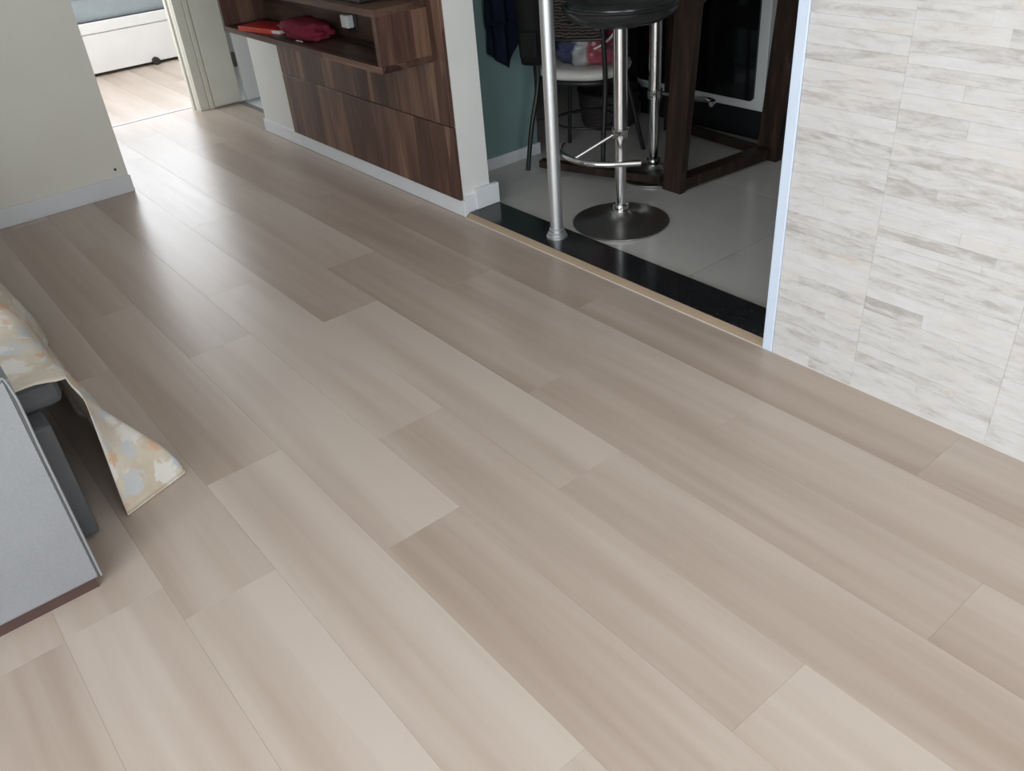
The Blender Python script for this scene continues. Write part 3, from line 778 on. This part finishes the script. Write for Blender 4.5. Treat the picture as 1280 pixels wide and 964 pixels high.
# ------------------------------------------------------------------ bed in the far room
bd = tag(empty('bed', (-8.0, -0.35, 0)), 'white storage bed base on castors in the far bedroom', 'bed')
cb('base', (-8.5, -7.545, -1.35, 0.75, 0.022, 0.385), M['bedwhite'], bd, 0.006, 2)
cb('drawer_front', (-7.5445, -7.53, -1.20, 0.70, 0.024, 0.305), M['bedwhite'], bd, 0.003, 1)
cb('rail', (-7.5445, -7.526, -1.35, 0.75, 0.311, 0.388), M['bedwhite'], bd, 0.003, 1)
for y in (-0.9, 0.235):
    bm = bmesh.new(); bmesh.ops.create_cone(bm, cap_ends=True, segments=24, radius1=0.03, radius2=0.03, depth=0.03, matrix=Matrix.Translation((-7.513 + 8.0, y + 0.35, 0.030)) @ Matrix.Rotation(PI / 2, 4, 'Y'))
    from_bm('castor', bm, M['rubber'], bd, False)
latheo('bolt', [(0, -0.001), (0.006, -0.001), (0.006, 0.001), (0, 0.001)], M['hinge'], bd, 10, (0.47, 0.2)) if False else None
mt = tag(empty('mattress', (-8.0, -0.35, 0.389)), 'grey blue covered mattress on the white bed base', 'mattress')
cb('cover', (-8.48, -7.56, -1.32, 0.72, 0.389, 0.60), M['bedding'], mt, 0.04, 4)
tubeo('edge_piping', [(0.445, -0.92, 0.175), (0.445, 1.02, 0.175)], 0.006, M['bedding'], mt, 8)

# ------------------------------------------------------------------ sofa
sf = tag(empty('sofa', (-2.85, -2.4, 0)), 'light grey sofa with boxy arm standing on the wood floor', 'sofa')
bm = bmesh.new(); box(bm, -1.985 + 2.85, -1.79 + 2.85, -2.86 + 2.4, -1.938 + 2.4, 0.030, 0.605)
bmesh.ops.bevel(bm, geom=bm.edges[:], offset=0.012, segments=3, affect='EDGES')
arm = from_bm('arm', bm, M['sofa'], sf, True); arm.data.set_sharp_from_angle(angle=math.radians(50))
tubeo('piping', spline([(1.0565, 0.4585, 0.036), (1.0565, 0.4585, 0.2), (1.0565, 0.4585, 0.4), (1.0565, 0.457, 0.58), (1.0565, 0.42, 0.601), (1.0565, 0.2, 0.6015), (1.0565, -0.45, 0.6015)], 4), 0.0028, M['piping'], arm, 8)
bm = bmesh.new(); box(bm, -3.92 + 2.85, -3.72 + 2.85, -2.86 + 2.4, -1.938 + 2.4, 0.030, 0.605)
bmesh.ops.bevel(bm, geom=bm.edges[:], offset=0.012, segments=3, affect='EDGES')
from_bm('arm', bm, M['sofa'], sf, True).data.set_sharp_from_angle(angle=math.radians(50))
cb('seat_base', (-3.7195, -1.9855, -2.86, -1.893, 0.012, 0.355), M['sofa_dark'], sf, 0.008, 2)
for i in range(2):
    cb('seat_cushion', (-3.71 + 0.83 * i, -2.885 + 0.83 * i, -2.62, -1.835, 0.356, 0.432), M['sofa_dark'], sf, 0.025, 3)
    cb('back_cushion', (-3.71 + 0.86 * i, -2.855 + 0.86 * i, -2.68, -2.50, 0.433, 0.86), M['sofa'], sf, 0.05, 4)
cb('backrest', (-3.7195, -1.9855, -2.86, -2.69, 0.356, 0.82), M['sofa'], sf, 0.02, 3)
for xa, xb in ((-1.965, -1.803), (-3.90, -3.74)): cb('plinth', (xa, xb, -2.82, -1.955, 0.0, 0.0295), M['sofa_base'], sf)

# throw over the sofa seat, its end flaring out on the floor
th = tag(empty('throw_blanket', (-2.55, -1.85, 0.0)), 'cream floral throw draped over the sofa seat down to the floor', 'throw')
ex = Vector((-2.55, -1.85, 0.0))
NU, NV = 90, 60
P = []
def sm(a, b, x):
    t = max(0, min(1, (x - a) / (b - a))); return t * t * (3 - 2 * t)
for i in range(NU + 1):
    s = i / NU                      # distance along the sofa from the near end
    row = []
    for j in range(NV + 1):
        v = j / NV                  # 0 on the seat, 1 at the hem
        d = s * 1.25
        x0 = -2.035 - d
        if v < 0.5:                 # over the cushion top towards the front edge
            q = v / 0.5
            y = -2.48 + 0.655 * q
            z = 0.4385 + 0.012 * abs(mnoise.noise(Vector((x0 * 6, y * 6, 1)))) + 0.035 * sm(0.55, 0.95, d) * (0.5 + 0.5 * math.sin(y * 9))
            z -= 0.012 * sm(0.88, 1.0, q)
            z += 0.09 * math.exp(-((x0 + 2.50) / 0.13) ** 2 - ((y + 1.95) / 0.12) ** 2)
            x = x0
            y += 0.02 * mnoise.noise(Vector((x0 * 7, 0, 4))) * q
        else:                       # hanging front
            q = (v - 0.5) / 0.5
            z = 0.4265 * (1 - q) + 0.003
            y = -1.825 + 0.020 * sm(0, 0.2, q) + 0.02 * mnoise.noise(Vector((x0 * 7, 0, 4))) * (1 - q)
            flare = sm(0.15, 1.0, q)
            # fold standing out at the near end: runs out to a tip and back again
            tip = 0.175
            if d < 0.16:
                a = d / 0.16
                out = (a if a < 1 else 1)
                y += flare * (tip * out - 0.012 * (1 - a))
                x = x0 + (d - 0.045 * a) * flare * 1.0 + 0.022 * flare * (1 - a)
            else:
                a = min(1, (d - 0.16) / 0.20)
                y += flare * (tip * (1 - a) + 0.05 * a + 0.03 * math.sin(d * 17) * a)
                x = x0 + (0.16 - 0.045) * flare * (1 - a)
            y += 0.012 * math.sin(d * 26 + 3 * q) * q * sm(0.1, 0.3, d)
        row.append(Vector((x, y, z)) - ex)
    P.append(row)
bm = bmesh.new(); grid(bm, P)
bmesh.ops.recalc_face_normals(bm, faces=bm.faces)
bmesh.ops.solidify(bm, geom=bm.faces[:], thickness=0.0025)
from_bm('cloth', bm, M['throw'], th, True)
tubeo('hem', [P[i][NV] + Vector((0, 0, 0.001)) for i in range(0, NU + 1)], 0.0028, M['throw'], th, 6)
